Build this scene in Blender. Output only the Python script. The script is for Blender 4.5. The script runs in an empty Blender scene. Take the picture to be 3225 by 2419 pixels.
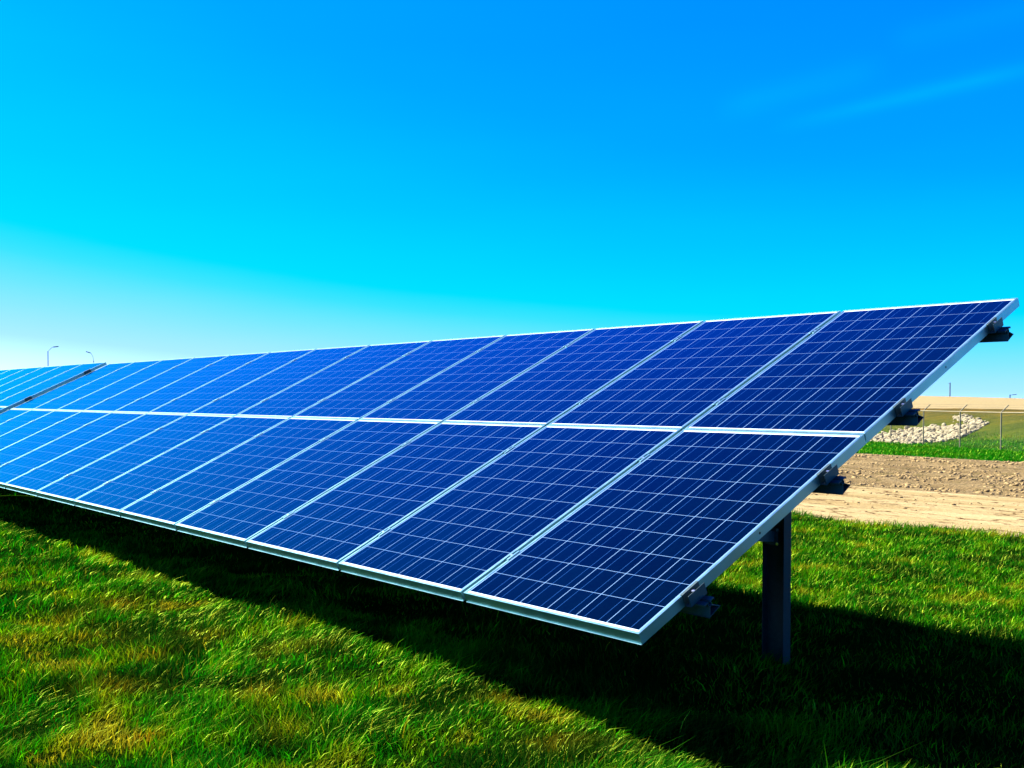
import bpy, bmesh, math, random
import numpy as np
from mathutils import Vector, Matrix
sc = bpy.context.scene
random.seed(7)
RNG = np.random.default_rng(11)

# ---------------------------------------------------------------- camera
cd = bpy.data.cameras.new('camera')
cam = bpy.data.objects.new('camera', cd)
sc.collection.objects.link(cam)
sc.camera = cam
cd.sensor_width = 36
cd.lens = 36 * 3263.03 / 3225
cd.shift_x = (1612.5 - 1278.45) / 3225
cd.shift_y = (1334.26 - 1209.5) / 3225
cd.clip_start = 0.05
cd.clip_end = 3000
CAM = Vector((2.4935746, -2.90090859, .8556283))
_r = Vector((.5960431, .80295244, 0)); _d = Vector((.02005681, -.01488846, -.99968798)); _f = Vector((-.8027019, .59585712, -.02497883))
_m = Matrix((_r, -_d, -_f)).transposed().to_4x4(); _m.translation = CAM
cam.matrix_world = _m

# ---------------------------------------------------------------- exposure, sky, sun
EXPOSURE = 2.0
sc.view_settings.view_transform = 'Standard'
sc.view_settings.look = 'None'
sc.view_settings.exposure = EXPOSURE
sc.view_settings.gamma = 1
sc.render.engine = 'CYCLES'
sc.cycles.max_bounces = 6
sc.cycles.transparent_max_bounces = 8
sc.cycles.sample_clamp_indirect = 4

SUN = Vector((-1.0, -.44, 1.0)).normalized()       # towards the sun
sl = bpy.data.lights.new('sun', 'SUN')
sl.energy = 5.0
sl.angle = math.radians(.53)
sl.color = (1.0, .96, .84)
so = bpy.data.objects.new('sun', sl)
sc.collection.objects.link(so)
so.rotation_euler = SUN.to_track_quat('Z', 'Y').to_euler()
so.location = (0, 0, 30)


def lin(c):
    return tuple((v / 12.92 if v <= .04045 else ((v + .055) / 1.055) ** 2.4) for v in [x / 255 for x in c])


def N(nt, t, **kw):
    n = nt.nodes.new(t)
    for k, v in kw.items():
        setattr(n, k, v)
    return n


def mth(nt, op, a, b=None, c=None, clamp=False):
    n = nt.nodes.new('ShaderNodeMath'); n.operation = op; n.use_clamp = clamp
    for i, v in enumerate((a, b, c)):
        if v is None: continue
        if isinstance(v, (int, float)): n.inputs[i].default_value = v
        else: nt.links.new(v, n.inputs[i])
    return n.outputs[0]


def vdot(nt, v, d):
    n = nt.nodes.new('ShaderNodeVectorMath'); n.operation = 'DOT_PRODUCT'
    nt.links.new(v, n.inputs[0]); n.inputs[1].default_value = d
    return n.outputs['Value']


def ramp(nt, fac, stops, interp='LINEAR'):
    n = nt.nodes.new('ShaderNodeValToRGB'); n.color_ramp.interpolation = interp
    e = n.color_ramp.elements
    while len(e) > 1: e.remove(e[-1])
    for i, (p, c) in enumerate(stops):
        if i == 0: e[0].position = p; el = e[0]
        else: el = e.new(p)
        el.color = (*c, 1)
    if fac is not None: nt.links.new(fac, n.inputs[0])
    return n.outputs[0]


def mixc(nt, fac, a, b, blend='MIX'):
    n = nt.nodes.new('ShaderNodeMix'); n.data_type = 'RGBA'; n.blend_type = blend; n.clamp_factor = True
    for i, v in ((0, fac), (6, a), (7, b)):
        if isinstance(v, (int, float)): n.inputs[i].default_value = v
        elif isinstance(v, tuple): n.inputs[i].default_value = (*v, 1)
        else: nt.links.new(v, n.inputs[i])
    return n.outputs[2]


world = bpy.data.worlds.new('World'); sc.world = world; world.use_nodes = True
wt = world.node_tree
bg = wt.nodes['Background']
tc = N(wt, 'ShaderNodeTexCoord'); dirv = tc.outputs['Generated']
sx = N(wt, 'ShaderNodeSeparateXYZ'); wt.links.new(dirv, sx.inputs[0])
el = mth(wt, 'MAXIMUM', sx.outputs[2], 0.0)
cs = mth(wt, 'MAXIMUM', vdot(wt, dirv, SUN), 0.0)
c2 = mth(wt, 'MULTIPLY', cs, cs)
hz_ = mth(wt, 'MULTIPLY', mth(wt, 'POWER', 2.71828, mth(wt, 'MULTIPLY', el, -1 / .15)), 2.315)
sn = mth(wt, 'MULTIPLY', c2, mth(wt, 'MULTIPLY_ADD', mth(wt, 'POWER', 2.71828, mth(wt, 'MULTIPLY', el, -1 / .4)), 1.88, .174))
gl = mth(wt, 'MULTIPLY', mth(wt, 'POWER', cs, 18.0), 3.0)
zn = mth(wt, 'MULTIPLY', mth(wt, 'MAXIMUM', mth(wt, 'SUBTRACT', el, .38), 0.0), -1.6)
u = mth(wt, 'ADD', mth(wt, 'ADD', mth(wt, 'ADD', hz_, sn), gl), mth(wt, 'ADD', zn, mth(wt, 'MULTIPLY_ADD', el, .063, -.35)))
# thin cirrus streaks, fixed in the sky
mp = N(wt, 'ShaderNodeMapping'); mp.inputs['Rotation'].default_value = (0, math.radians(-18), math.radians(35)); mp.inputs['Scale'].default_value = (2.0, 2.0, 13.0)
wt.links.new(dirv, mp.inputs[0])
nz = N(wt, 'ShaderNodeTexNoise'); nz.inputs['Scale'].default_value = 1.6; nz.inputs['Detail'].default_value = 5
wt.links.new(mp.outputs[0], nz.inputs['Vector'])


def cray(px, py):
    return (_r * ((px - 1278.45) / 3263.03) + _d * ((py - 1334.26) / 3263.03) + _f).normalized()


def streak(pa, pb, width, amt):
    a, b = cray(*pa), cray(*pb)
    n = a.cross(b).normalized(); m = (a + b).normalized()
    half = math.cos(a.angle(b) / 2)
    dd = mth(wt, 'MULTIPLY', vdot(wt, dirv, n), 1 / width)
    g = mth(wt, 'POWER', 2.71828, mth(wt, 'MULTIPLY', mth(wt, 'MULTIPLY', dd, dd), -1.0))
    al = mth(wt, 'DIVIDE', mth(wt, 'SUBTRACT', vdot(wt, dirv, m), half - .001), 1 - half, clamp=True)
    k = mth(wt, 'MULTIPLY', mth(wt, 'MULTIPLY', g, al), amt)
    return mth(wt, 'MULTIPLY', k, mth(wt, 'ADD', nz.outputs[0], .2))


for s_ in (((2450, 400), (3400, 180), .007, .30), ((2300, 340), (2750, 210), .012, .14), ((2850, 120), (3300, 10), .012, .12)):
    u = mth(wt, 'ADD', u, streak(*s_))
u = mth(wt, 'ADD', u, mth(wt, 'MULTIPLY', mth(wt, 'SUBTRACT', nz.outputs[0], .5), .08))
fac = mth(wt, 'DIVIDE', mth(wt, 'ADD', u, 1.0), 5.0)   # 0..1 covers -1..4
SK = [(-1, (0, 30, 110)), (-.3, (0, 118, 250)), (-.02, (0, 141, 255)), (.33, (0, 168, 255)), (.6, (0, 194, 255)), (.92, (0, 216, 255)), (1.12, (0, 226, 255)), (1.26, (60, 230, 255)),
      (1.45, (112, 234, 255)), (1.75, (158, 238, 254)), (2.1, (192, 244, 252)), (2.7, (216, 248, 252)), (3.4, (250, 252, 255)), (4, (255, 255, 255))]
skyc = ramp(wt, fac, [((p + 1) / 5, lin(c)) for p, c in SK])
boost = mth(wt, 'MULTIPLY_ADD', mth(wt, 'MAXIMUM', mth(wt, 'SUBTRACT', u, 1.9), 0.0), 1.2, 1.0)
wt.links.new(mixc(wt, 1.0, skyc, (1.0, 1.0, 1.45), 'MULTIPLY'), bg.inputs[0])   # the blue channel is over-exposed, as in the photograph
wt.links.new(mth(wt, 'MULTIPLY', boost, 1 / 2 ** EXPOSURE), bg.inputs[1])

# ---------------------------------------------------------------- helpers


def tag(o, label=None, cat=None, group=None, kind=None):
    if label: o['label'] = label
    if cat: o['category'] = cat
    if group: o['group'] = group
    if kind: o['kind'] = kind
    return o


def empty(name, loc=(0, 0, 0), rot=(0, 0, 0)):
    o = bpy.data.objects.new(name, None); sc.collection.objects.link(o)
    o.location = loc; o.rotation_euler = rot; o.empty_display_size = .1
    return o


class MB:
    """collects shapes, links them as ONE mesh object"""
    def __init__(s): s.v = []; s.f = []; s.mi = []

    def add(s, vs, fs, mi=0):
        o = len(s.v); s.v += [tuple(v) for v in vs]; s.f += [tuple(i + o for i in f) for f in fs]; s.mi += [mi] * len(fs)

    def box(s, x0, x1, y0, y1, z0, z1, mi=0, M=None):
        vs = [Vector((x, y, z)) for z in (z0, z1) for y in (y0, y1) for x in (x0, x1)]
        if M: vs = [M @ v for v in vs]
        s.add(vs, [(0, 2, 3, 1), (4, 5, 7, 6), (0, 1, 5, 4), (2, 6, 7, 3), (0, 4, 6, 2), (1, 3, 7, 5)], mi)

    def tube(s, pts, r, n=8, mi=0, r2=None):
        pts = [Vector(p) for p in pts]; rings = []
        for i, p in enumerate(pts):
            a = pts[max(i - 1, 0)]; b = pts[min(i + 1, len(pts) - 1)]
            d = (b - a).normalized(); q = d.to_track_quat('Z', 'Y')
            rr = r if r2 is None else r + (r2 - r) * i / (len(pts) - 1)
            rings.append([p + q @ Vector((rr * math.cos(2 * math.pi * k / n), rr * math.sin(2 * math.pi * k / n), 0)) for k in range(n)])
        vs = [v for g in rings for v in g]; fs = []
        for i in range(len(pts) - 1):
            for k in range(n):
                fs.append((i * n + k, i * n + (k + 1) % n, (i + 1) * n + (k + 1) % n, (i + 1) * n + k))
        fs.append(tuple(reversed(range(n)))); fs.append(tuple(range((len(pts) - 1) * n, len(pts) * n)))
        s.add(vs, fs, mi)

    def extrude_x(s, loop, x0, x1, mi=0):
        n = len(loop)
        vs = [(x0, y, z) for y, z in loop] + [(x1, y, z) for y, z in loop]
        fs = [(i, (i + 1) % n, n + (i + 1) % n, n + i) for i in range(n)] + [tuple(range(n)), tuple(reversed(range(n, 2 * n)))]
        s.add(vs, fs, mi)

    def build(s, name, mats, parent=None, smooth=False, bevel=0):
        me = bpy.data.meshes.new(name); me.from_pydata(s.v, [], s.f)
        mats = mats if isinstance(mats, (list, tuple)) else [mats]
        for m in mats: me.materials.append(m)
        me.polygons.foreach_set('material_index', s.mi)
        bm = bmesh.new(); bm.from_mesh(me); bmesh.ops.recalc_face_normals(bm, faces=bm.faces); bm.to_mesh(me); bm.free()
        if smooth: me.polygons.foreach_set('use_smooth', [True] * len(me.polygons))
        o = bpy.data.objects.new(name, me); sc.collection.objects.link(o)
        if parent: o.parent = parent
        if bevel:
            b = o.modifiers.new('bevel', 'BEVEL'); b.width = bevel; b.segments = 1; b.limit_method = 'ANGLE'
        return o


def newmat(name):
    m = bpy.data.materials.new(name); m.use_nodes = True
    return m, m.node_tree, m.node_tree.nodes['Principled BSDF']


def noise(nt, scale, detail=4, vec=None, rough=.55, dim='3D'):
    n = N(nt, 'ShaderNodeTexNoise'); n.inputs['Scale'].default_value = scale; n.inputs['Detail'].default_value = detail; n.inputs['Roughness'].default_value = rough
    if vec is not None: nt.links.new(vec, n.inputs['Vector'])
    return n.outputs[0]


def bump(nt, p, h, strength, dist):
    b = N(nt, 'ShaderNodeBump'); b.inputs['Strength'].default_value = strength; b.inputs['Distance'].default_value = dist
    nt.links.new(h, b.inputs['Height']); nt.links.new(b.outputs[0], p.inputs['Normal'])


def simple(name, col, rough=.5, metal=0.0, var=.12, scale=20, spec=.5, bmp=0):
    m, nt, p = newmat(name)
    t = N(nt, 'ShaderNodeTexCoord')
    n = noise(nt, scale, 5, t.outputs['Object'])
    c = ramp(nt, n, [(.3, tuple(v * (1 - var) for v in col)), (.7, tuple(min(1, v * (1 + var)) for v in col))])
    nt.links.new(c, p.inputs['Base Color'])
    r = mth(nt, 'MULTIPLY_ADD', n, .25, rough - .12)
    nt.links.new(r, p.inputs['Roughness'])
    p.inputs['Metallic'].default_value = metal
    p.inputs['Specular IOR Level'].default_value = spec
    if bmp: bump(nt, p, n, bmp, .01)
    return m


M_frame = simple('anodised_aluminium', (.22, .44, .50), .36, .92, .02, 9)
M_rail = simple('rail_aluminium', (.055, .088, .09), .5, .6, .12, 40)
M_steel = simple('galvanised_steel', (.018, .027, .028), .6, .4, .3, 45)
M_bolt = simple('stainless_bolt', (.8, .8, .8), .3, 1.0, .05, 80)
M_hole = simple('dark_hole', (.01, .01, .01), .9)
M_back = simple('white_backsheet', (.3, .3, .3), .6)
M_post = simple('weathered_fence_steel', (.20, .17, .10), .6, .3, .2, 3)
M_lamp = simple('hazed_lamp_steel', (.01, .07, .11), .5, .2, .2, 1)  # cyan-blue distance haze is mixed into the lamp colour
M_wood = simple('dark_treated_pole', (.07, .11, .14), .8, 0, .3, 2)

# ---- photovoltaic glass, metres in the mesh's own x (0..-w) and y (0..h)
PW, PH, PT = .992, 1.65, .046
GAP = .020
PITCH = PW + GAP
CX, CY = .1590, .1602
MX = (PW - 6 * CX) / 2; MY = (PH - 10 * CY) / 2


def pv_material():
    m, nt, p = newmat('solar_cells_under_glass')
    t = N(nt, 'ShaderNodeTexCoord'); s = N(nt, 'ShaderNodeSeparateXYZ'); nt.links.new(t.outputs['Object'], s.inputs[0])
    X = mth(nt, 'MULTIPLY', mth(nt, 'ADD', s.outputs[0], MX), -1 / CX)
    Y = mth(nt, 'MULTIPLY', mth(nt, 'SUBTRACT', s.outputs[1], MY), 1 / CY)
    fx = mth(nt, 'FRACT', X); fy = mth(nt, 'FRACT', Y)
    def edge(f, w):  # 1 on the gap
        return mth(nt, 'GREATER_THAN', mth(nt, 'ABSOLUTE', mth(nt, 'SUBTRACT', f, .5)), .5 - w)
    g = mth(nt, 'MAXIMUM', edge(fx, .0014 / CX), edge(fy, .0011 / CY))
    out = mth(nt, 'MAXIMUM', mth(nt, 'GREATER_THAN', mth(nt, 'ABSOLUTE', mth(nt, 'SUBTRACT', X, 3.0)), 3.0),
              mth(nt, 'GREATER_THAN', mth(nt, 'ABSOLUTE', mth(nt, 'SUBTRACT', Y, 5.0)), 5.0))
    g = mth(nt, 'MAXIMUM', g, out)
    def bus(c): return mth(nt, 'LESS_THAN', mth(nt, 'ABSOLUTE', mth(nt, 'SUBTRACT', fx, c)), .00095 / CX)
    b = mth(nt, 'MAXIMUM', bus(.26), bus(.74))
    # per-cell tone
    cm = N(nt, 'ShaderNodeCombineXYZ'); nt.links.new(mth(nt, 'FLOOR', X), cm.inputs[0]); nt.links.new(mth(nt, 'FLOOR', Y), cm.inputs[1])
    oi = N(nt, 'ShaderNodeObjectInfo'); nt.links.new(mth(nt, 'MULTIPLY', oi.outputs['Random'], 97.0), cm.inputs[2])
    wn = N(nt, 'ShaderNodeTexWhiteNoise'); nt.links.new(cm.outputs[0], wn.inputs['Vector'])
    vo = N(nt, 'ShaderNodeTexVoronoi'); vo.inputs['Scale'].default_value = 70; nt.links.new(t.outputs['Object'], vo.inputs['Vector'])
    vs = N(nt, 'ShaderNodeSeparateColor'); nt.links.new(vo.outputs['Color'], vs.inputs[0])
    tone = mth(nt, 'MULTIPLY_ADD', wn.outputs['Value'], .45, mth(nt, 'MULTIPLY', vs.outputs[0], .35))
    cell = ramp(nt, tone, [(0, (.00005, .0010, .0012)), (.8, (.0001, .0026, .0042))])
    c = mixc(nt, b, cell, (.012, .058, .19))
    c = mixc(nt, g, c, (.13, .24, .40))
    outy = mth(nt, 'GREATER_THAN', mth(nt, 'ABSOLUTE', mth(nt, 'SUBTRACT', Y, 5.0)), 5.0)
    c = mixc(nt, outy, c, (.55, .62, .66))
    nt.links.new(c, p.inputs['Base Color'])
    p.inputs['Roughness'].default_value = .6
    p.inputs['Specular IOR Level'].default_value = 0
    gs = N(nt, 'ShaderNodeBsdfGlossy'); gs.distribution = 'GGX'
    gs.inputs['Color'].default_value = (.0, .60, 1.0, 1)
    dn = noise(nt, 2.2, 4, t.outputs['Object'])
    nt.links.new(mth(nt, 'MULTIPLY_ADD', dn, .10, .06), gs.inputs['Roughness'])
    fr = N(nt, 'ShaderNodeLayerWeight'); fr.inputs['Blend'].default_value = .5
    refl = mth(nt, 'MULTIPLY_ADD', mth(nt, 'POWER', fr.outputs['Facing'], 5.0), 1.55, .008, clamp=True)
    mx = N(nt, 'ShaderNodeMixShader')
    nt.links.new(refl, mx.inputs[0]); nt.links.new(p.outputs[0], mx.inputs[1]); nt.links.new(gs.outputs[0], mx.inputs[2])
    nt.links.new(mx.outputs[0], nt.nodes['Material Output'].inputs[0])
    return m


M_pv = pv_material()

# ---------------------------------------------------------------- terrain
KY = [-400, .2, 3.95, 10, 18, 35, 48, 600]; KZ = [-.464, -.464, -.66, -.80, -1.02, -1.35, -1.65, -1.65]
F0 = np.array([-19.8, 48.3]); FU = np.array([-.857, .515]); FN = np.array([.515, .857])


def vnoise(x, y, scale, seed):
    r = np.random.default_rng(seed).random((256, 256))
    X = x / scale + 1000.5; Y = y / scale + 1000.5
    xi = np.floor(X).astype(int); yi = np.floor(Y).astype(int); fx = X - xi; fy = Y - yi
    fx = fx * fx * (3 - 2 * fx); fy = fy * fy * (3 - 2 * fy)
    a = r[xi % 256, yi % 256]; b = r[(xi + 1) % 256, yi % 256]; c = r[xi % 256, (yi + 1) % 256]; d = r[(xi + 1) % 256, (yi + 1) % 256]
    return (a * (1 - fx) + b * fx) * (1 - fy) + (c * (1 - fx) + d * fx) * fy


def fbm(x, y, scale, seed, n=3):
    s = 0; w = 0
    for i in range(n):
        s = s + vnoise(x, y, scale / 2 ** i, seed + i) / 2 ** i; w += 1 / 2 ** i
    return s / w


def height(x, y):
    x = np.asarray(x, float); y = np.asarray(y, float)
    D = (x - F0[0]) * FN[0] + (y - F0[1]) * FN[1]; T = (x - F0[0]) * FU[0] + (y - F0[1]) * FU[1]
    z = np.interp(y, KY, KZ)
    crest = np.interp(T, [40, 80, 103, 160, 400], [-1.6, -.12, 1.17, 1.8, 2.2])
    bank = np.interp(D, [2.5, 5, 11, 14.5], [0, .25, 1.45, 1.75]) * (1 + .05 * (fbm(x, y, 6, 50) - .5))
    far = np.interp(D, [14, 60], [0, 1]); back = np.interp(D, [60, 70, 200, 600], [0, .05, 1, 1.2])
    z = z + bank + far * (crest + .0 - .10) * 1.0
    z = z - back * 4.5
    rough = (fbm(x, y, 7, 51) - .5) * .5 * np.interp(D, [3, 10, 60, 100], [0, .35, .5, 0])
    near = (fbm(x, y, .55, 52) - .5) * np.interp(y, [-3.5, -2.5, 9.5, 10.5], [.03, .11, .07, .0])
    fld = (fbm(x, y, .9, 54) - .5) * np.interp(y, [18, 19.5, 33, 35], [0, .22, .22, 0])
    return z + rough + near + fld


def grid(name, xs, ys, mat, kind='structure', ywarp=None):
    X, Y = np.meshgrid(xs, ys)
    if ywarp is not None: Y = ywarp(X, Y)
    Z = height(X, Y)
    co = np.stack([X, Y, Z], -1).reshape(-1, 3)
    nx, ny = len(xs), len(ys)
    i = np.arange(nx * ny).reshape(ny, nx)
    f = np.stack([i[:-1, :-1], i[:-1, 1:], i[1:, 1:], i[1:, :-1]], -1).reshape(-1, 4)
    me = bpy.data.meshes.new(name)
    me.vertices.add(len(co)); me.vertices.foreach_set('co', co.ravel())
    me.loops.add(f.size); me.loops.foreach_set('vertex_index', f.ravel())
    me.polygons.add(len(f)); me.polygons.foreach_set('loop_start', np.arange(0, f.size, 4)); me.polygons.foreach_set('use_smooth', np.ones(len(f), bool))
    me.update(); me.materials.append(mat)
    o = bpy.data.objects.new(name, me); sc.collection.objects.link(o)
    if kind: o['kind'] = kind
    return o


def seg(a, b, step): return list(np.arange(a, b - 1e-6, step))


def edge_lawn(x): return 10.35 + (fbm(x, x * 0 + 3, 1.3, 60, 3) - .5) * .75 - .5 * np.exp(-((x + 4.9) / .7) ** 2)
def edge_road(x): return 17.7 + (fbm(x, x * 0 + 3, 3.0, 61, 3) - .5) * .5
def edge_field(x): return 35.9 + (fbm(x, x * 0 + 3, 4.0, 62, 4) - .5) * 1.6 + (-x - 16) * .12 * (x > -40)


def warp(ya, yb, fa, fb):
    def w(X, Y):
        a = fa(X) if fa else X * 0 + ya; b = fb(X) if fb else X * 0 + yb
        return a + (Y - ya) / (yb - ya) * (b - a)
    return w


XS = seg(-600, -60, 20) + seg(-60, -20, 2) + seg(-20, 6, .12) + seg(6, 60, 2) + seg(60, 601, 20)
XM = seg(-600, -80, 20) + seg(-80, -30, 1) + seg(-30, 2, .25) + seg(2, 60, 2) + seg(60, 601, 20)
XF = seg(-900, -160, 20) + seg(-160, 0, 1.2) + seg(0, 80, 4) + seg(80, 901, 20)


def lawn_soil():
    m, nt, p = newmat('lawn_thatch')
    t = N(nt, 'ShaderNodeTexCoord')
    a = noise(nt, 1.3, 6, t.outputs['Object']); b = noise(nt, 40, 5, t.outputs['Object'], .7)
    k = mth(nt, 'MULTIPLY_ADD', b, .5, mth(nt, 'MULTIPLY', a, .5))
    c = ramp(nt, k, [(.3, (.0015, .006, .0005)), (.5, (.004, .018, .001)), (.62, (.014, .030, .001)), (.75, (.05, .045, .004))])
    nt.links.new(c, p.inputs['Base Color']); p.inputs['Roughness'].default_value = 1; p.inputs['Specular IOR Level'].default_value = 0
    bump(nt, p, b, .9, .03)
    return m


def sand(kind):
    m, nt, p = newmat(kind)
    t = N(nt, 'ShaderNodeTexCoord'); O = t.outputs['Object']
    mp = N(nt, 'ShaderNodeMapping'); mp.inputs['Scale'].default_value = (.35, 1.3, 1); nt.links.new(O, mp.inputs[0]); V = mp.outputs[0]
    a = noise(nt, .8, 6, V); b = noise(nt, 9, 6, O, .65); f = noise(nt, 60, 4, O, .7)
    k = mth(nt, 'MULTIPLY_ADD', a, .45, mth(nt, 'MULTIPLY_ADD', b, .35, mth(nt, 'MULTIPLY', f, .2)))
    if kind == 'road_sand':
        c = ramp(nt, k, [(.34, (.16, .095, .028)), (.45, (.26, .185, .075)), (.6, (.37, .28, .135))])
        # drying cracks and ruts
        mp2 = N(nt, 'ShaderNodeMapping'); mp2.inputs['Scale'].default_value = (.75, 1.25, 1); nt.links.new(O, mp2.inputs[0])
        wv = N(nt, 'ShaderNodeVectorMath'); wv.operation = 'ADD'; nt.links.new(mp2.outputs[0], wv.inputs[0])
        nc = N(nt, 'ShaderNodeTexNoise'); nc.inputs['Scale'].default_value = 2.5; nc.inputs['Detail'].default_value = 5; nt.links.new(mp2.outputs[0], nc.inputs['Vector'])
        sc_ = N(nt, 'ShaderNodeVectorMath'); sc_.operation = 'SCALE'; sc_.inputs['Scale'].default_value = .9; nt.links.new(nc.outputs['Color'], sc_.inputs[0]); nt.links.new(sc_.outputs[0], wv.inputs[1])
        vo = N(nt, 'ShaderNodeTexVoronoi'); vo.feature = 'DISTANCE_TO_EDGE'; vo.inputs['Scale'].default_value = 1.1; nt.links.new(wv.outputs[0], vo.inputs['Vector'])
        gate = mth(nt, 'GREATER_THAN', noise(nt, 1.1, 3, O), .43)
        cr = mth(nt, 'MULTIPLY', mth(nt, 'LESS_THAN', vo.outputs['Distance'], mth(nt, 'MULTIPLY', b, .05)), gate)
        spots = mth(nt, 'MULTIPLY', mth(nt, 'GREATER_THAN', b, .60), .6)
        c = mixc(nt, mth(nt, 'MAXIMUM', cr, spots), c, (.075, .035, .006))
        h = mth(nt, 'SUBTRACT', k, cr)
    else:
        g = noise(nt, 2.4, 6, O, .7)
        c = ramp(nt, k, [(.34, (.08, .045, .014)), (.45, (.22, .148, .060)), (.58, (.31, .215, .095)), (.68, (.42, .31, .15))])
        gm = mth(nt, 'MULTIPLY', mth(nt, 'GREATER_THAN', g, .56), .45)
        c = mixc(nt, gm, c, (.08, .065, .006))
        h = mth(nt, 'MULTIPLY_ADD', b, 1.0, k)
    nt.links.new(c, p.inputs['Base Color']); p.inputs['Roughness'].default_value = .95; p.inputs['Specular IOR Level'].default_value = .1
    bump(nt, p, h, 1.0, .06 if kind == 'road_sand' else .18)
    return m


def hill_mat():
    m, nt, p = newmat('hillside_turf_and_sand')
    t = N(nt, 'ShaderNodeTexCoord'); O = t.outputs['Object']
    s = N(nt, 'ShaderNodeSeparateXYZ'); nt.links.new(O, s.inputs[0])
    rel = N(nt, 'ShaderNodeVectorMath'); rel.operation = 'SUBTRACT'; nt.links.new(O, rel.inputs[0]); rel.inputs[1].default_value = (F0[0], F0[1], 0)
    D = vdot(nt, rel.outputs[0], (FN[0], FN[1], 0)); T = vdot(nt, rel.outputs[0], (FU[0], FU[1], 0))
    n1 = noise(nt, .10, 5, O); n2 = noise(nt, .55, 7, O, .7); n3 = noise(nt, 5, 6, O, .75)
    w = mth(nt, 'MULTIPLY', mth(nt, 'SUBTRACT', n2, .5), 8.0)
    # D in metres jittered; further along the fence the turf climbs less
    Dj = mth(nt, 'ADD', mth(nt, 'ADD', D, w), mth(nt, 'MULTIPLY', mth(nt, 'SUBTRACT', T, 12.0), .25))
    k = mth(nt, 'DIVIDE', mth(nt, 'ADD', Dj, 10.0), 60.0)
    band = ramp(nt, k, [(.0, (.014, .085, .0005)), (.20, (.018, .085, .0005)), (.24, (.050, .085, .0005)), (.30, (.060, .078, .001)), (.37, (.070, .068, .002)), (.45, (.11, .070, .006)),
                        (.48, (.13, .080, .016)), (.52, (.27, .20, .095)), (.7, (.36, .28, .15)), (1.0, (.32, .24, .11))])
    mott = ramp(nt, n2, [(.32, (.45, .5, .4)), (.5, (1, 1, 1)), (.66, (1.7, 1.35, .9))])
    fine = ramp(nt, n3, [(.32, (.45, .5, .5)), (.5, (1, 1, 1)), (.68, (1.5, 1.5, 1.4))])
    turf = mth(nt, 'LESS_THAN', k, .50)
    mm = mixc(nt, turf, (1, 1, 1), mott)
    c = mixc(nt, 1.0, mixc(nt, 1.0, band, mm, 'MULTIPLY'), mixc(nt, .55, (1, 1, 1), fine), 'MULTIPLY')
    # stony lip along the top of the bank
    st = mth(nt, 'MULTIPLY', mth(nt, 'GREATER_THAN', n3, .52), mth(nt, 'LESS_THAN', mth(nt, 'ABSOLUTE', mth(nt, 'SUBTRACT', k, .51)), .03))
    c = mixc(nt, mth(nt, 'MULTIPLY', st, .7), c, (.30, .24, .14))
    nt.links.new(c, p.inputs['Base Color']); p.inputs['Roughness'].default_value = .95; p.inputs['Specular IOR Level'].default_value = .1
    bump(nt, p, n3, 1.0, .25)
    return m


M_soil = lawn_soil(); M_road = sand('road_sand'); M_field = sand('field_soil'); M_hill = hill_mat()
grid('ground', XS, seg(-600, -20, 20) + seg(-20, -5, 1) + seg(-5, 10.3, .12) + [10.35], M_soil, ywarp=lambda X, Y: np.where(Y > 9.0, 9 + (Y - 9) * (edge_lawn(X) - 9) / 1.35, Y))
grid('dirt_road', XM, seg(10.35, 17.7, .35) + [17.7], M_road, ywarp=warp(10.35, 17.7, edge_lawn, edge_road))
grid('bare_soil', XM, seg(17.7, 35.9, .3) + [35.9], M_field, ywarp=warp(17.7, 35.9, edge_road, edge_field))
grid('hillside', XF, seg(35.9, 60, .6) + seg(60, 180, 1.5) + seg(180, 300, 5) + seg(300, 900, 40), M_hill, ywarp=lambda X, Y: np.where(Y < 48, 48 - (48 - Y) * (48 - np.minimum(edge_field(X), 47)) / 12.1, Y))

# ---------------------------------------------------------------- solar panels
TILT = math.radians(24.786)
ct, st_ = math.cos(TILT), math.sin(TILT)


def frame_mesh():
    b = MB(); w, h, T = PW, PH, PT; L = .0115
    # four hollow frame bars: top lip + outer wall + bottom flange, mitred by butting
    b.box(-w, 0, 0, .0022, -T, 0)                    # lower outer wall
    b.box(-w, 0, h - .0022, h, -T, 0)
    b.box(-.0022, 0, .0022, h - .0022, -T, 0)
    b.box(-w, -w + .0022, .0022, h - .0022, -T, 0)
    b.box(-w + .0022, -.0022, .0022, L, -.006, 0)    # lips
    b.box(-w + .0022, -.0022, h - L, h - .0022, -.006, 0)
    b.box(-L, -.0022, L, h - L, -.006, 0)
    b.box(-w + .0022, -w + L, L, h - L, -.006, 0)
    F = .026
    b.box(-w + .0022, -.0022, .0022, F, -T, -T + .002)
    b.box(-w + .0022, -.0022, h - F, h - .0022, -T, -T + .002)
    b.box(-F, -.0022, F, h - F, -T, -T + .002)
    b.box(-w + .0022, -w + F, F, h - F, -T, -T + .002)
    # drip ledge along the outer foot of the frame
    b.box(-w + .001, -.001, -.0040, 0, -T, -T + .0018)
    b.box(-w + .001, -.001, h, h + .0030, -T, -T + .0018)
    # mounting holes in the side walls
    for y in (.79,):
        for x0, x1 in ((0, .0006), (-w - .0006, -w)):
            q = [(y + .0055 * math.cos(a * math.pi / 6), -.023 + .0055 * math.sin(a * math.pi / 6)) for a in range(12)]
            b.extrude_x(q, x0, x1, 1)
    return b


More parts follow.
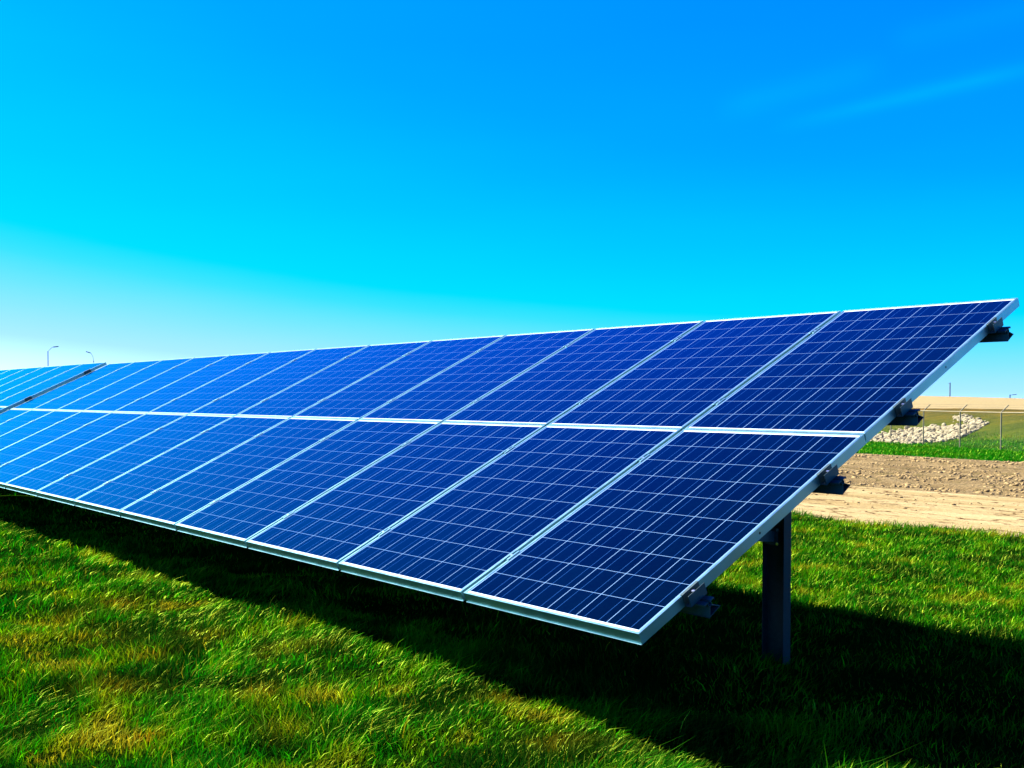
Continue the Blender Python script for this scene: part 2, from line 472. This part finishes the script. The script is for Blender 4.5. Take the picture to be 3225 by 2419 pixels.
def make_panel():
    root = empty('solar_panel')
    fr = frame_mesh().build('frame', [M_frame, M_hole], root, bevel=.0006)
    g = MB(); e = .009
    g.box(-PW + e, -e, e, PH - e, -.0048, -.0022)
    gl = g.build('glass', M_pv, root)
    s = MB(); s.box(-PW + .0025, -.0025, .0025, PH - .0025, -.0075, -.0062)
    s.build('backsheet', M_back, root)
    j = MB(); j.box(-PW / 2 - .06, -PW / 2 + .06, PH - .2, PH - .1, -.032, -.0078); j.build('junction_box', M_hole, root)
    return root


def copy_tree(o, parent=None):
    c = o.copy(); sc.collection.objects.link(c); c.parent = parent
    for ch in o.children: copy_tree(ch, c)
    return c


def at(x, b, n=0.0):
    return Vector((x, b * ct - n * st_, b * st_ + n * ct))


ORD = ['first', 'second', 'third', 'fourth', 'fifth', 'sixth', 'seventh', 'eighth', 'ninth', 'tenth', 'eleventh', 'twelfth', 'thirteenth']
proto = make_panel(); used = False


def tone_word(k):
    return 'dark navy' if k < 4 else ('royal blue' if k < 9 else 'bright blue')


def table(x0, nofs, ncol, near):
    global used
    for r, row in enumerate(('lower', 'upper')):
        for k in range(ncol):
            o = copy_tree(proto) if used else proto
            used = True
            jx = random.uniform(-.0012, .0012) if k else 0
            o.location = at(x0 - k * PITCH + jx, r * (PH + .007), nofs + (random.uniform(-.0008, .0008) if k else 0))
            o.rotation_euler = (TILT, 0, 0)
            if near:
                if k == 0: pos = 'at the near right end of the long array, %s row' % row
                elif k == ncol - 1: pos = 'at the far left end of the long array, %s row' % row
                else: pos = 'in %s row of long array, %s from near right end' % (row, ORD[k])
                tag(o, '%s solar panel %s' % (tone_word(k), pos), 'solar panel', 'solar panels of the long front array')
            else:
                tag(o, 'pale blue solar panel, %s row of the farther array, %s from the gap' % (row, ORD[k]), 'solar panel', 'solar panels of the farther array')


# ---------------------------------------------------------------- racks
RAILS = (.325, 1.312, 1.99, 2.985)


def rail_shape(b, x0, x1):
    """aluminium rail: slotted head plate on a hollow triangular body, extruded along the row"""
    t = .0026
    z = -PT - .0015
    b.extrude_x([(-.031, z), (-.006, z), (-.006, z - .004), (-.0285, z - .004), (-.0285, z - .010), (-.031, z - .010)], x0, x1)
    b.extrude_x([(.006, z), (.031, z), (.031, z - .010), (.0285, z - .010), (.0285, z - .004), (.006, z - .004)], x0, x1)
    # slot channel under the head
    c = [(-.006, z - .004), (-.0115, z - .010), (-.0095, z - .019), (-.004, z - .0225), (.004, z - .0225), (.0095, z - .019), (.0115, z - .010), (.006, z - .004)]
    ci = [(y * .78, z - .0127 + (zz - z + .0127) * .8) for y, zz in c]
    for i in range(len(c) - 1):
        b.extrude_x([c[i], c[i + 1], ci[i + 1], ci[i]], x0, x1)
    P0 = (-.003, z - .020); P1 = (-.020, z - .058); P2 = (.047, z - .050); P3 = (.006, z - .019)
    def wall(p, q):
        d = Vector((q[0] - p[0], q[1] - p[1])).normalized(); n = Vector((-d.y, d.x)) * t / 2
        b.extrude_x([(p[0] + n.x, p[1] + n.y), (q[0] + n.x, q[1] + n.y), (q[0] - n.x, q[1] - n.y), (p[0] - n.x, p[1] - n.y)], x0, x1)
    wall(P0, P1); wall(P1, P2); wall(P2, P3)
    wall((-.0205, z - .0595), (-.024, z - .0595)); wall((.0475, z - .0505), (.0515, z - .0505))


def end_clamp(side):
    b = MB(); s = side; l = .052; zb = -PT
    b.box(min(0, .0025 * s) + .0008 * s, max(0, .0025 * s) + .0008 * s, -l, l, zb, .0015)
    b.box(-.009 if s > 0 else -.0045, .0045 if s > 0 else .009, -l, l, .0015, .0040)
    b.box(min(.0033 * s, .030 * s), max(.0033 * s, .030 * s), -l, l, zb, zb + .003)
    b.box(min(.028 * s, .031 * s), max(.028 * s, .031 * s), -l, l, zb + .003, .002)
    return b


def mid_clamp():
    b = MB(); l = .040; g = GAP / 2 - .0015; zb = -PT
    for s in (-1, 1):
        b.box(min(s * g, s * (g - .0022)), max(s * g, s * (g - .0022)), -l, l, zb + .012, .0012)
        b.box(min(s * (g - .0022), s * (g + .0085)), max(s * (g - .0022), s * (g + .0085)), -l, l, .0012, .0036)
    b.box(-g, g, -l, l, zb + .010, zb + .012)
    return b


def bolt_mesh(h, z0):
    b = MB(); b.tube([(0, 0, z0), (0, 0, z0 + h)], .0035, 8); b.tube([(0, 0, z0 + h), (0, 0, z0 + h + .005)], .0068, 6)
    return b


def rack(x0, nofs, ncol, label, npost):
    L = ncol * PITCH - GAP
    root = empty('mounting_rack', at(x0, 0, nofs), (TILT, 0, 0))
    tag(root, label, 'mounting rack', 'racks under the solar arrays')
    for y in RAILS:
        b = MB(); rail_shape(b, -L - .07, .068); o = b.build('rail', M_rail, root); o.location = (0, y, 0)
    ec = [None, None]
    for i, (x, s) in enumerate(((0, 1), (-L, -1))):
        for y in RAILS:
            if ec[i] is None: o = ec[i] = end_clamp(s).build('end_clamp', M_rail, root, bevel=.0008)
            else: o = ec[i].copy(); sc.collection.objects.link(o)
            o.parent = root; o.location = (x, y - .008, 0)
            bo = bolt_mesh(.036, -PT + .003).build('bolt', M_bolt, o) if (i == 0 and y == RAILS[0]) else None
            if bo is None: bo = rack.b1.copy(); sc.collection.objects.link(bo); bo.parent = o
            else: rack.b1 = bo
            bo.location = (s * .017, -.004, 0)
    mc = None
    for k in range(1, ncol):
        for y in RAILS:
            if mc is None:
                mc = mid_clamp().build('mid_clamp', M_frame, root, bevel=.0005); o = mc; bb = bolt_mesh(.037, -PT + .008).build('bolt', M_bolt, o)
            else:
                o = mc.copy(); sc.collection.objects.link(o); o.parent = root
                b2 = bb.copy(); sc.collection.objects.link(b2); b2.parent = o
            o.location = (-k * PITCH + GAP / 2, y, 0)
    # sloping beams, driven posts, struts (world-aligned ones are rotated back by the tilt)
    inv = Matrix.Rotation(-TILT, 4, 'X')
    for i in range(npost):
        xp = -.77 - i * (L - 1.54) / (npost - 1)
        b = MB(); zb = -.135
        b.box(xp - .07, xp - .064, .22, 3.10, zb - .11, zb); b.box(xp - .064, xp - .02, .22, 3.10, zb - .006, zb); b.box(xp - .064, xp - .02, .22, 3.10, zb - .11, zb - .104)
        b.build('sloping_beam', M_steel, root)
        # H-section driven post, vertical in the world
        Y = 2.0; ztop = Y * math.tan(TILT) - .16; zbot = -1.2 - nofs
        W = root.matrix_world
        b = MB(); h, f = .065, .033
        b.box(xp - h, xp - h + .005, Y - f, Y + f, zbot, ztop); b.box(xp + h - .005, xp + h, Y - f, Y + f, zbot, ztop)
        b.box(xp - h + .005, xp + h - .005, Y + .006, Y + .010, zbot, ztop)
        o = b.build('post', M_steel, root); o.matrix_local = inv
        b = MB(); zs = .115
        p0 = Vector((xp - .0, Y - f - .004, zs)); p1 = Vector((xp - .0, .93, zs + .10))
        d = (p1 - p0); ln = d.length; R = d.to_track_quat('Y', 'Z').to_matrix().to_4x4(); R.translation = p0
        b.box(-.010, -.006, 0, ln, -.028, .028, M=R); b.box(-.006, .030, 0, ln, .024, .028, M=R); b.box(-.006, .030, 0, ln, -.028, -.024, M=R)
        b.box(-.03, .05, -.004, 0, -.045, .045, M=R)
        s = b.build('strut', M_rail, root); s.matrix_local = inv
        for dz in (-.037, .037):
            bb2 = MB(); bb2.tube([(xp + .03, Y - f - .012, zs + dz), (xp + .03, Y - f - .004, zs + dz)], .008, 6)
            q = bb2.build('bolt', M_bolt, s)
    return root


table(0, 0, 13, True)
rack(0, 0, 13, 'metal rack with four rails and a driven steel post carrying the long front array', 4)
X2 = -13 * PITCH + GAP - .17
table(X2, .03, 10, False)
rack(X2, .03, 10, 'metal rack carrying the farther array beyond the gap', 3)

# ---------------------------------------------------------------- fence
fr = empty('chain_link_fence', (F0[0], F0[1], float(height(*F0))))
tag(fr, 'galvanised chain-link fence with angled barbed-wire arms at the foot of the rocky bank', 'fence')
FP = [F0 + FU * 3.05 * k for k in range(-6, 13)]
FPz = [float(height(*p)) for p in FP]
orig = Vector((F0[0], F0[1], float(height(*F0))))
FH = 1.83
arm_dir = Vector((FN[0], FN[1], 0)) * -1
apost = None
armv = Vector((.596, .803, 0)) * .34 + Vector((0, 0, .33))     # barbed-wire arm leans out of the yard
for p, z in zip(FP, FPz):
    if apost is None:
        b = MB(); b.tube([(0, 0, -.3), (0, 0, FH)], .034, 8); apost = b.build('post', M_post, fr)
        b = MB(); b.tube([(0, 0, FH), tuple(armv + Vector((0, 0, FH)))], .026, 6); aarm = b.build('barbed_arm', M_post, apost)
        o = apost
    else:
        o = apost.copy(); sc.collection.objects.link(o); o.parent = fr
        a = aarm.copy(); sc.collection.objects.link(a); a.parent = o
    o.location = Vector((p[0], p[1], z)) - orig
b = MB()
for i in range(len(FP) - 1):
    b.tube([Vector((*FP[i], FPz[i] + FH - .01)) - orig, Vector((*FP[i + 1], FPz[i + 1] + FH - .01)) - orig], .021, 6)
b.build('top_rail', M_post, fr)
b = MB()
for s in (.35, .68, 1.0):
    for i in range(len(FP) - 1):
        b.tube([Vector((*FP[i], FPz[i] + FH)) + armv * s - orig, Vector((*FP[i + 1], FPz[i + 1] + FH)) + armv * s - orig], .0025, 4)
b.build('barbed_wire', M_steel, fr)
b = MB()
H = FH - .05
for i in range(len(FP) - 1):
    A = Vector((*FP[i], FPz[i])) - orig; B = Vector((*FP[i + 1], FPz[i + 1])) - orig; ln = (B - A).length; e = (B - A) / ln
    k = -H
    while k < ln:
        for sgn in (1, -1):
            # wire rising at 45 degrees
            s0 = max(0, k); s1 = min(ln, k + H)
            z0 = s0 - k; z1 = s1 - k
            if sgn < 0: z0, z1 = H - z0, H - z1
            p0 = A + e * s0 + Vector((0, 0, z0 + .03)); p1 = A + e * s1 + Vector((0, 0, z1 + .03))
            n = Vector((FN[0], FN[1], 0)) * .0007; w = Vector((0, 0, .0009))
            b.add([p0 + n, p0 - n + w, p0 - n - w, p1 + n, p1 - n + w, p1 - n - w], [(0, 1, 4, 3), (1, 2, 5, 4), (2, 0, 3, 5)])
        k += .085
b.build('chain_link_mesh', M_post, fr)

# ---------------------------------------------------------------- rocks
PILE = np.array([(-29.6, 53.9), (-27.24, 52.5), (-25.9, 51.9), (-26.0, 54.8), (-25.9, 57.2), (-26.3, 60.3), (-26.7, 62.6), (-28.9, 62.3), (-30.2, 62.9), (-31.6, 62.8), (-32.2, 61.6), (-31.9, 58.6), (-31.0, 55.5)])


def inside(poly, x, y):
    r = np.zeros(np.shape(x), bool); n = len(poly)
    for i in range(n):
        x1, y1 = poly[i]; x2, y2 = poly[(i + 1) % n]
        c = ((y1 > y) != (y2 > y)) & (x < (x2 - x1) * (y - y1) / (y2 - y1 + 1e-12) + x1)
        r ^= c
    return r


M_rock = simple('limestone_rock', (.27, .225, .135), .85, 0, .35, 6, .2, 1)
rm = []
for k in range(7):
    bm = bmesh.new(); bmesh.ops.create_icosphere(bm, subdivisions=2, radius=1)
    rr = random.Random(k)
    pl = [Vector((rr.gauss(0, 1), rr.gauss(0, 1), rr.gauss(0, 1))).normalized() for _ in range(9)]
    for v in bm.verts:
        d = v.co.normalized(); s = 1.0
        for q in pl:
            dd = d.dot(q)
            if dd > .55: s = min(s, .62 / dd)
        v.co = d * s * rr.uniform(.96, 1.04)
        v.co.x *= 1.25; v.co.z *= .8
    me = bpy.data.meshes.new('rock'); bm.to_mesh(me); bm.free(); me.materials.append(M_rock); rm.append(me)
pts = []
tries = 0
rr = random.Random(5)
while len(pts) < 290 and tries < 200000:
    tries += 1
    x = rr.uniform(-33, -25); y = rr.uniform(51, 65)
    if not inside(PILE, np.array(x), np.array(y)): continue
    md = .30 if tries < 60000 else .25
    if any((x - a) ** 2 + (y - b_) ** 2 < md ** 2 for a, b_ in pts): continue
    pts.append((x, y))
for i, (x, y) in enumerate(pts):
    o = bpy.data.objects.new('rock', rm[i % 7]); sc.collection.objects.link(o)
    s = rr.uniform(.10, .21)
    o.scale = (s, s * rr.uniform(.8, 1.2), s * rr.uniform(.8, 1.2)); o.rotation_euler = (rr.uniform(-.5, .5), rr.uniform(-.5, .5), rr.uniform(0, 6.28))
    o.location = (x, y, float(height(x, y)) + s * .45)
    tag(o, 'pale angular limestone rock in the riprap pile on the grassy bank behind the fence', 'rock', 'rocks of the riprap pile')


def lumps(name, n, sampler, smin, smax, mat, label, cat, flat=.7):
    bm = bmesh.new(); bmesh.ops.create_icosphere(bm, subdivisions=1, radius=1)
    V = np.array([v.co for v in bm.verts]); F = np.array([[v.index for v in f.verts] for f in bm.faces]); bm.free()
    xy = sampler(n); n = len(xy)
    s = smin + (smax - smin) * RNG.random(n) ** 3
    jit = 1 + (RNG.random((n, len(V), 1)) - .5) * 1.1
    P = V[None] * jit * s[:, None, None]; P[:, :, 2] *= flat
    a = RNG.random(n) * 6.28; c, si = np.cos(a)[:, None], np.sin(a)[:, None]
    x = P[:, :, 0] * 1.3; y = P[:, :, 1]
    P = np.stack([x * c - y * si + xy[:, :1], x * si + y * c + xy[:, 1:2], P[:, :, 2] + height(xy[:, 0], xy[:, 1])[:, None] + s[:, None] * .15], -1)
    f = (F[None] + (np.arange(n) * len(V))[:, None, None]).reshape(-1, 3)
    me = bpy.data.meshes.new(name); me.vertices.add(P.size // 3); me.vertices.foreach_set('co', P.reshape(-1))
    me.loops.add(f.size); me.loops.foreach_set('vertex_index', f.ravel()); me.polygons.add(len(f)); me.polygons.foreach_set('loop_start', np.arange(0, f.size, 3)); me.update()
    me.materials.append(mat); o = bpy.data.objects.new(name, me); sc.collection.objects.link(o)
    tag(o, label, cat, kind='stuff'); return o


def in_view(x, y, m=.12):
    dx = x - CAM.x; dy = y - CAM.y
    f = dx * _f.x + dy * _f.y; r = dx * _r.x + dy * _r.y
    q = r / np.maximum(f, .01)
    return (f > .4) & (q > (0 - 1278.45) / 3263 - m) & (q < (3225 - 1278.45) / 3263 + m)


def s_field(n):
    x = RNG.uniform(-32, 2, n); y = RNG.uniform(18.0, 35.4, n); k = fbm(x, y, 1.6, 90) + .15 * np.exp(-((y - 24) / 4) ** 2)
    ok = in_view(x, y) & (k > .5) & (x > -24 - (y - 18) * .3)
    return np.stack([x, y], 1)[ok]


def s_road(n):
    x = RNG.uniform(-18, 2, n); y = RNG.uniform(10.5, 17.8, n); k = fbm(x, y, .9, 95)
    ok = in_view(x, y) & (k > .56); return np.stack([x, y], 1)[ok]


def s_bed(n):
    x = RNG.uniform(-33, -25, n); y = RNG.uniform(51, 65, n); ok = inside(PILE, x, y)
    xy = np.stack([x, y], 1)[ok]
    # narrow tongue of gravel above the pile
    t = RNG.random(260); q = np.stack([-27.2 - 3.4 * t + RNG.normal(0, .12, 260), 62.6 + 4.2 * t + RNG.normal(0, .35, 260)], 1)
    return np.concatenate([xy, q])


M_clod = simple('dry_clod', (.24, .165, .075), .95, 0, .4, 3, .1)
lumps('soil_clods', 30000, s_field, .010, .055, M_clod, 'crumbled brown soil clods scattered over the bare field strip', 'soil')
lumps('road_pebbles', 1400, s_road, .008, .045, M_clod, 'small pebbles and crumbs scattered on the pale dirt road', 'pebbles')
lumps('rock_rubble', 9000, s_bed, .05, .14, M_rock, 'small broken rubble filling the gaps of the riprap pile', 'rubble')

# ---------------------------------------------------------------- far poles and lamps


def lamp(base, top, arm, r, label, group=True):
    root = empty('street_lamp', base)
    tag(root, label, 'street lamp', 'street lamps on the horizon')
    b = MB(); b.tube([(0, 0, 0), Vector(top) - Vector(base)], r, 8, r2=r * .7); b.build('pole', M_lamp, root)
    b = MB(); b.tube([Vector(a) - Vector(base) for a in arm], r * .32, 6); b.build('arm', M_lamp, root)
    e = Vector(arm[-1]) - Vector(base); d = (Vector(arm[-1]) - Vector(arm[-2])).normalized(); d.z *= .3
    R = d.to_track_quat('Y', 'Z').to_matrix().to_4x4(); R.translation = e
    b = MB(); b.box(-.12, .12, -.1, .65, -.06, .04, M=R); b.box(-.08, .08, 0, .55, -.085, -.062, M=R); b.build('lamp_head', M_lamp, root, bevel=.03)
    return root


def P3(px, py, d):
    q = cray(px, py); q = q / math.hypot(q.x, q.y); return Vector(CAM) + q * d


a = P3(151, 1106, 150)
lamp((a.x, a.y, float(height(a.x, a.y)) - .2), a, [P3(151, 1107, 150), P3(157, 1101, 150), P3(163, 1095, 150), P3(169, 1092.5, 150)], .085, 'tall street lamp with a long curved arm, leftmost on the horizon above the array')
a = P3(295, 1136, 170)
lamp((a.x, a.y, float(height(a.x, a.y)) - .2), a, [P3(295, 1137, 170), P3(293, 1125, 170), P3(289, 1116, 170), P3(284, 1111, 170)], .09, 'street lamp bending left, just above the gap between the two arrays')
a = P3(3181, 1243, 230)
lamp((a.x, a.y, -6), a, [P3(3181, 1244, 230), P3(3185, 1244.5, 230), P3(3190, 1243, 230)], .14, 'street lamp with a short flat arm, farthest right behind the sandy hill crest')
a = P3(3157, 1256.5, 290)
lamp((a.x, a.y, -7), a, [P3(3157, 1257, 290), P3(3160, 1257.5, 290), P3(3165, 1256, 290)], .15, 'smallest distant street lamp, just left of the farthest right lamp')
a = P3(2992, 1205, 200); root = empty('utility_pole', (a.x, a.y, -6)); tag(root, 'thick dark utility pole standing behind the sandy hill crest', 'pole')
b = MB(); b.tube([(0, 0, 0), a - root.location], .13, 10, r2=.10); b.build('pole', M_wood, root)
b = MB(); q = a - root.location; q2 = P3(2987, 1207, 200) - root.location; b.tube([q - Vector((0, 0, .12)), q2], .045, 6); b.build('crossarm', M_wood, root)

# ---------------------------------------------------------------- grass


def grass_mat():
    m, nt, p = newmat('grass_blade')
    at_ = N(nt, 'ShaderNodeAttribute'); at_.attribute_name = 'tint'
    c = at_.outputs['Color']
    nt.links.new(c, p.inputs['Base Color']); p.inputs['Roughness'].default_value = .6; p.inputs['Specular IOR Level'].default_value = 0
    tr = N(nt, 'ShaderNodeBsdfTranslucent')
    nt.links.new(mixc(nt, 1.0, c, (1.5, 1.5, .6), 'MULTIPLY'), tr.inputs[0])
    mx = N(nt, 'ShaderNodeMixShader'); mx.inputs[0].default_value = .38
    gs = N(nt, 'ShaderNodeBsdfGlossy'); gs.inputs['Roughness'].default_value = .42; gs.inputs['Color'].default_value = (.55, .78, .06, 1)
    m2 = N(nt, 'ShaderNodeMixShader'); m2.inputs[0].default_value = .035
    nt.links.new(p.outputs[0], mx.inputs[1]); nt.links.new(tr.outputs[0], mx.inputs[2]); nt.links.new(mx.outputs[0], m2.inputs[1]); nt.links.new(gs.outputs[0], m2.inputs[2])
    nt.links.new(m2.outputs[0], nt.nodes['Material Output'].inputs[0])
    return m


M_grass = grass_mat()
WIND = np.array([.60, .80])


def blades(name, x, y, H, W, lean, col, label, cat):
    n = len(x)
    z = height(x, y) - .006
    base = np.stack([x, y, z], 1)
    az = RNG.random(n) * 2 * np.pi
    rnd = np.stack([np.cos(az), np.sin(az)], 1) * RNG.random((n, 1)) ** .6
    L = WIND[None] * lean[:, None] + rnd * .85
    L3 = np.concatenate([L, np.zeros((n, 1))], 1)
    up = np.array([0, 0, 1.0])
    wa = RNG.random(n) * np.pi
    wv = np.stack([np.cos(wa), np.sin(wa), (RNG.random(n) - .5) * .5], 1) * (W / 2)[:, None]
    bend = np.linalg.norm(L, axis=1); L3 *= (np.minimum(bend, 1.25) / np.maximum(bend, 1e-4))[:, None]; bend = np.minimum(bend, 1.25)
    def pos(t): return base + up * (H * t * (1 - .33 * np.clip(bend, 0, 1.4) * t))[:, None] + L3 * (H * (t * .35 + t * t * .65))[:, None]
    p0 = pos(0.0); p1 = pos(.5); p2 = pos(1.0)
    V = np.stack([p0 - wv, p0 + wv, p1 - wv * .75, p1 + wv * .75, p2], 1).reshape(-1, 3).astype(np.float32)
    o = (np.arange(n) * 5)[:, None]
    idx = np.concatenate([o + np.array([[0, 1, 3, 2]]), o + np.array([[2, 3, 4]])], 1).ravel().astype(np.int32)
    ls = (np.arange(n)[:, None] * 7 + np.array([[0, 4]])).ravel().astype(np.int32)
    me = bpy.data.meshes.new(name)
    me.vertices.add(len(V)); me.vertices.foreach_set('co', V.ravel())
    me.loops.add(len(idx)); me.loops.foreach_set('vertex_index', idx)
    me.polygons.add(len(ls)); me.polygons.foreach_set('loop_start', ls)
    me.update(calc_edges=False)
    ca = me.attributes.new('tint', 'FLOAT_COLOR', 'POINT')
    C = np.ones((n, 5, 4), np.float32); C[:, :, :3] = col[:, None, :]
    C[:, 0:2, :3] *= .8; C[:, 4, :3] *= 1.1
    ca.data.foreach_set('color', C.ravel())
    me.materials.append(M_grass)
    ob = bpy.data.objects.new(name, me); sc.collection.objects.link(ob)
    tag(ob, label, cat, kind='stuff')
    return ob


GREEN = np.array([.0014, .112, .0018]); MID = np.array([.014, .145, .0006]); YEL = np.array([.078, .180, .0004]); STRAW = np.array([.24, .21, .010]); DEAD = np.array([.22, .085, .002]); DARK = np.array([.001, .026, .001])
# dead or straw patches: x, y, radius, strength, how orange
DEADP = [(-1.26, -1.36, .085, 1.3, .8), (-1.40, -1.55, .09, .6, .6), (-3.12, -1.35, .22, .7, .3), (-2.8, -.36, .16, .55, .2), (-2.48, -.85, .13, .8, .4), (-3.6, -.95, .20, .7, .5),
         (-3.86, -.44, .22, .7, .7), (-1.49, -.77, .16, .7, .5), (-.80, .06, .12, .7, .6), (-1.01, -.88, .15, .5, .4), (-4.6, .02, .2, .5, .8), (-3.0, -1.0, .25, .5, .5), (-2.0, -1.2, .18, .5, .5),
         (-.35, -.12, .15, .5, .4), (-2.2, -.2, .2, .45, .3)]


def colour(x, y, back):
    n = len(x)
    a = fbm(x, y, .38, 70, 3); b = fbm(x, y, .9, 75, 3); k = fbm(x, y, .15, 79, 2)
    r = RNG.random(n)
    q = (a - .5) * 2.5 + (b - .5) * 1.1 + (k - .5) * 1.7 + (.30 if back else .11) + (r - .5) * .35
    stops = np.array([-.2, .15, .45, .80, 1.25]); cols = np.stack([DARK, GREEN, MID, YEL, STRAW])
    c = np.stack([np.interp(q, stops, cols[:, i]) for i in range(3)], 1)
    if not back:
        for (px, py, rad, s, org) in DEADP:
            w = np.clip(np.exp(-(((x - px) ** 2 + (y - py) ** 2) / (rad * .75) ** 2)) * s * .95 * (.5 + RNG.random(n)), 0, 1)[:, None]
            c = c * (1 - w) + (STRAW * (1 - org) + DEAD * org)[None] * w
    st = (RNG.random(n) < .022)[:, None]
    c = np.where(st, STRAW[None] * RNG.uniform(.6, 1.3, (n, 1)), c)
    return c * RNG.uniform(.22, 1.08, (n, 1)) * np.where(RNG.random((n, 1)) < .12, 2.6, 1.0)


def scatter(x0, x1, y0, y1, dens, filt):
    area = (x1 - x0) * (y1 - y0); n = int(area * dens * 1.0)
    x = RNG.uniform(x0, x1, n); y = RNG.uniform(y0, y1, n)
    d = np.hypot(x - CAM.x, y - CAM.y)
    keep = in_view(x, y, .10) & filt(x, y, d)
    return x[keep], y[keep], d[keep]


def ground_in_frame(d, m=1.12):   # only ground the frame could see (lower edge), with a margin
    return d > 3.45 / m - .25


BD = 9500
x, y, d = scatter(-19, 2.2, -3.0, 3.7, BD, lambda x, y, d: (RNG.random(len(x)) < np.clip((3.4 / d) ** 1.65, 0, 1)) & ground_in_frame(d) & ((y < .75) | (RNG.random(len(x)) < .30)))
tuft = fbm(x, y, .30, 80, 2)
Hh = (.036 + .072 * np.clip((tuft - .3) * 1.8, 0, 1)) * RNG.uniform(.55, 1.35, len(x))
long = RNG.random(len(x)) < .02; Hh[long] *= 1.7
tall = (RNG.random(len(x)) < .10) & (x > .1) & (y > .0); Hh[tall] *= 1.25    # taller stems by the end of the array
Hh *= np.where(y > .8, .8, 1.0)
Ww = .0036 * (np.clip(d, 3, 30) / 3.3) ** .75 * RNG.uniform(.6, 1.4, len(x))
ln = -.45 + 1.3 * fbm(x, y, .35, 85, 2) + .45 * np.exp(-((y - .05) / .45) ** 2)
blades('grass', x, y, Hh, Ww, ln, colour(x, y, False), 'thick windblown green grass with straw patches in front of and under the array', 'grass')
NF = len(x)
x, y, d = scatter(-16, 7, 3.7, 10.5, 5200, lambda x, y, d: (RNG.random(len(x)) < np.clip((6.5 / d) ** 1.5, 0, 1)) & (y < edge_lawn(x) + .12 * RNG.random(len(x))))
tuft = fbm(x, y, .35, 81, 2)
Hh = (.035 + .055 * tuft + .03 * np.exp(-((y - 10.2) / .5) ** 2)) * RNG.uniform(.5, 1.5, len(x))
Ww = .0050 * (d / 6.5) ** .75 * RNG.uniform(.6, 1.4, len(x))
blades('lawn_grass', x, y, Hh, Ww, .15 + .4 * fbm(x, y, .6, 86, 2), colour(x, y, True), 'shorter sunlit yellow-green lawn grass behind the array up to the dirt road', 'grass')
x, y, d = scatter(-75, 0, 34.6, 66, 90, lambda x, y, d: (y > edge_field(x) - .3) & ((x - F0[0]) * FN[0] + (y - F0[1]) * FN[1] < 3.5 + 3 * RNG.random(len(x))) & ~inside(PILE, x, y))
k = fbm(x, y, 2.5, 88, 3)[:, None]; D_ = ((x - F0[0]) * FN[0] + (y - F0[1]) * FN[1])[:, None]
w = np.clip((k - .45) * 3 + D_ / 30, 0, 1); cc = (GREEN * 1.2)[None] * (1 - w) + (YEL * .55)[None] * w
blades('verge_grass', x, y, RNG.uniform(.05, .20, len(x)), np.full(len(x), .03), np.full(len(x), .3), cc * RNG.uniform(.35, 1.2, (len(x), 1)), 'rough bright green grass around the foot of the fence', 'grass')
print('BLADES', NF, len(x))
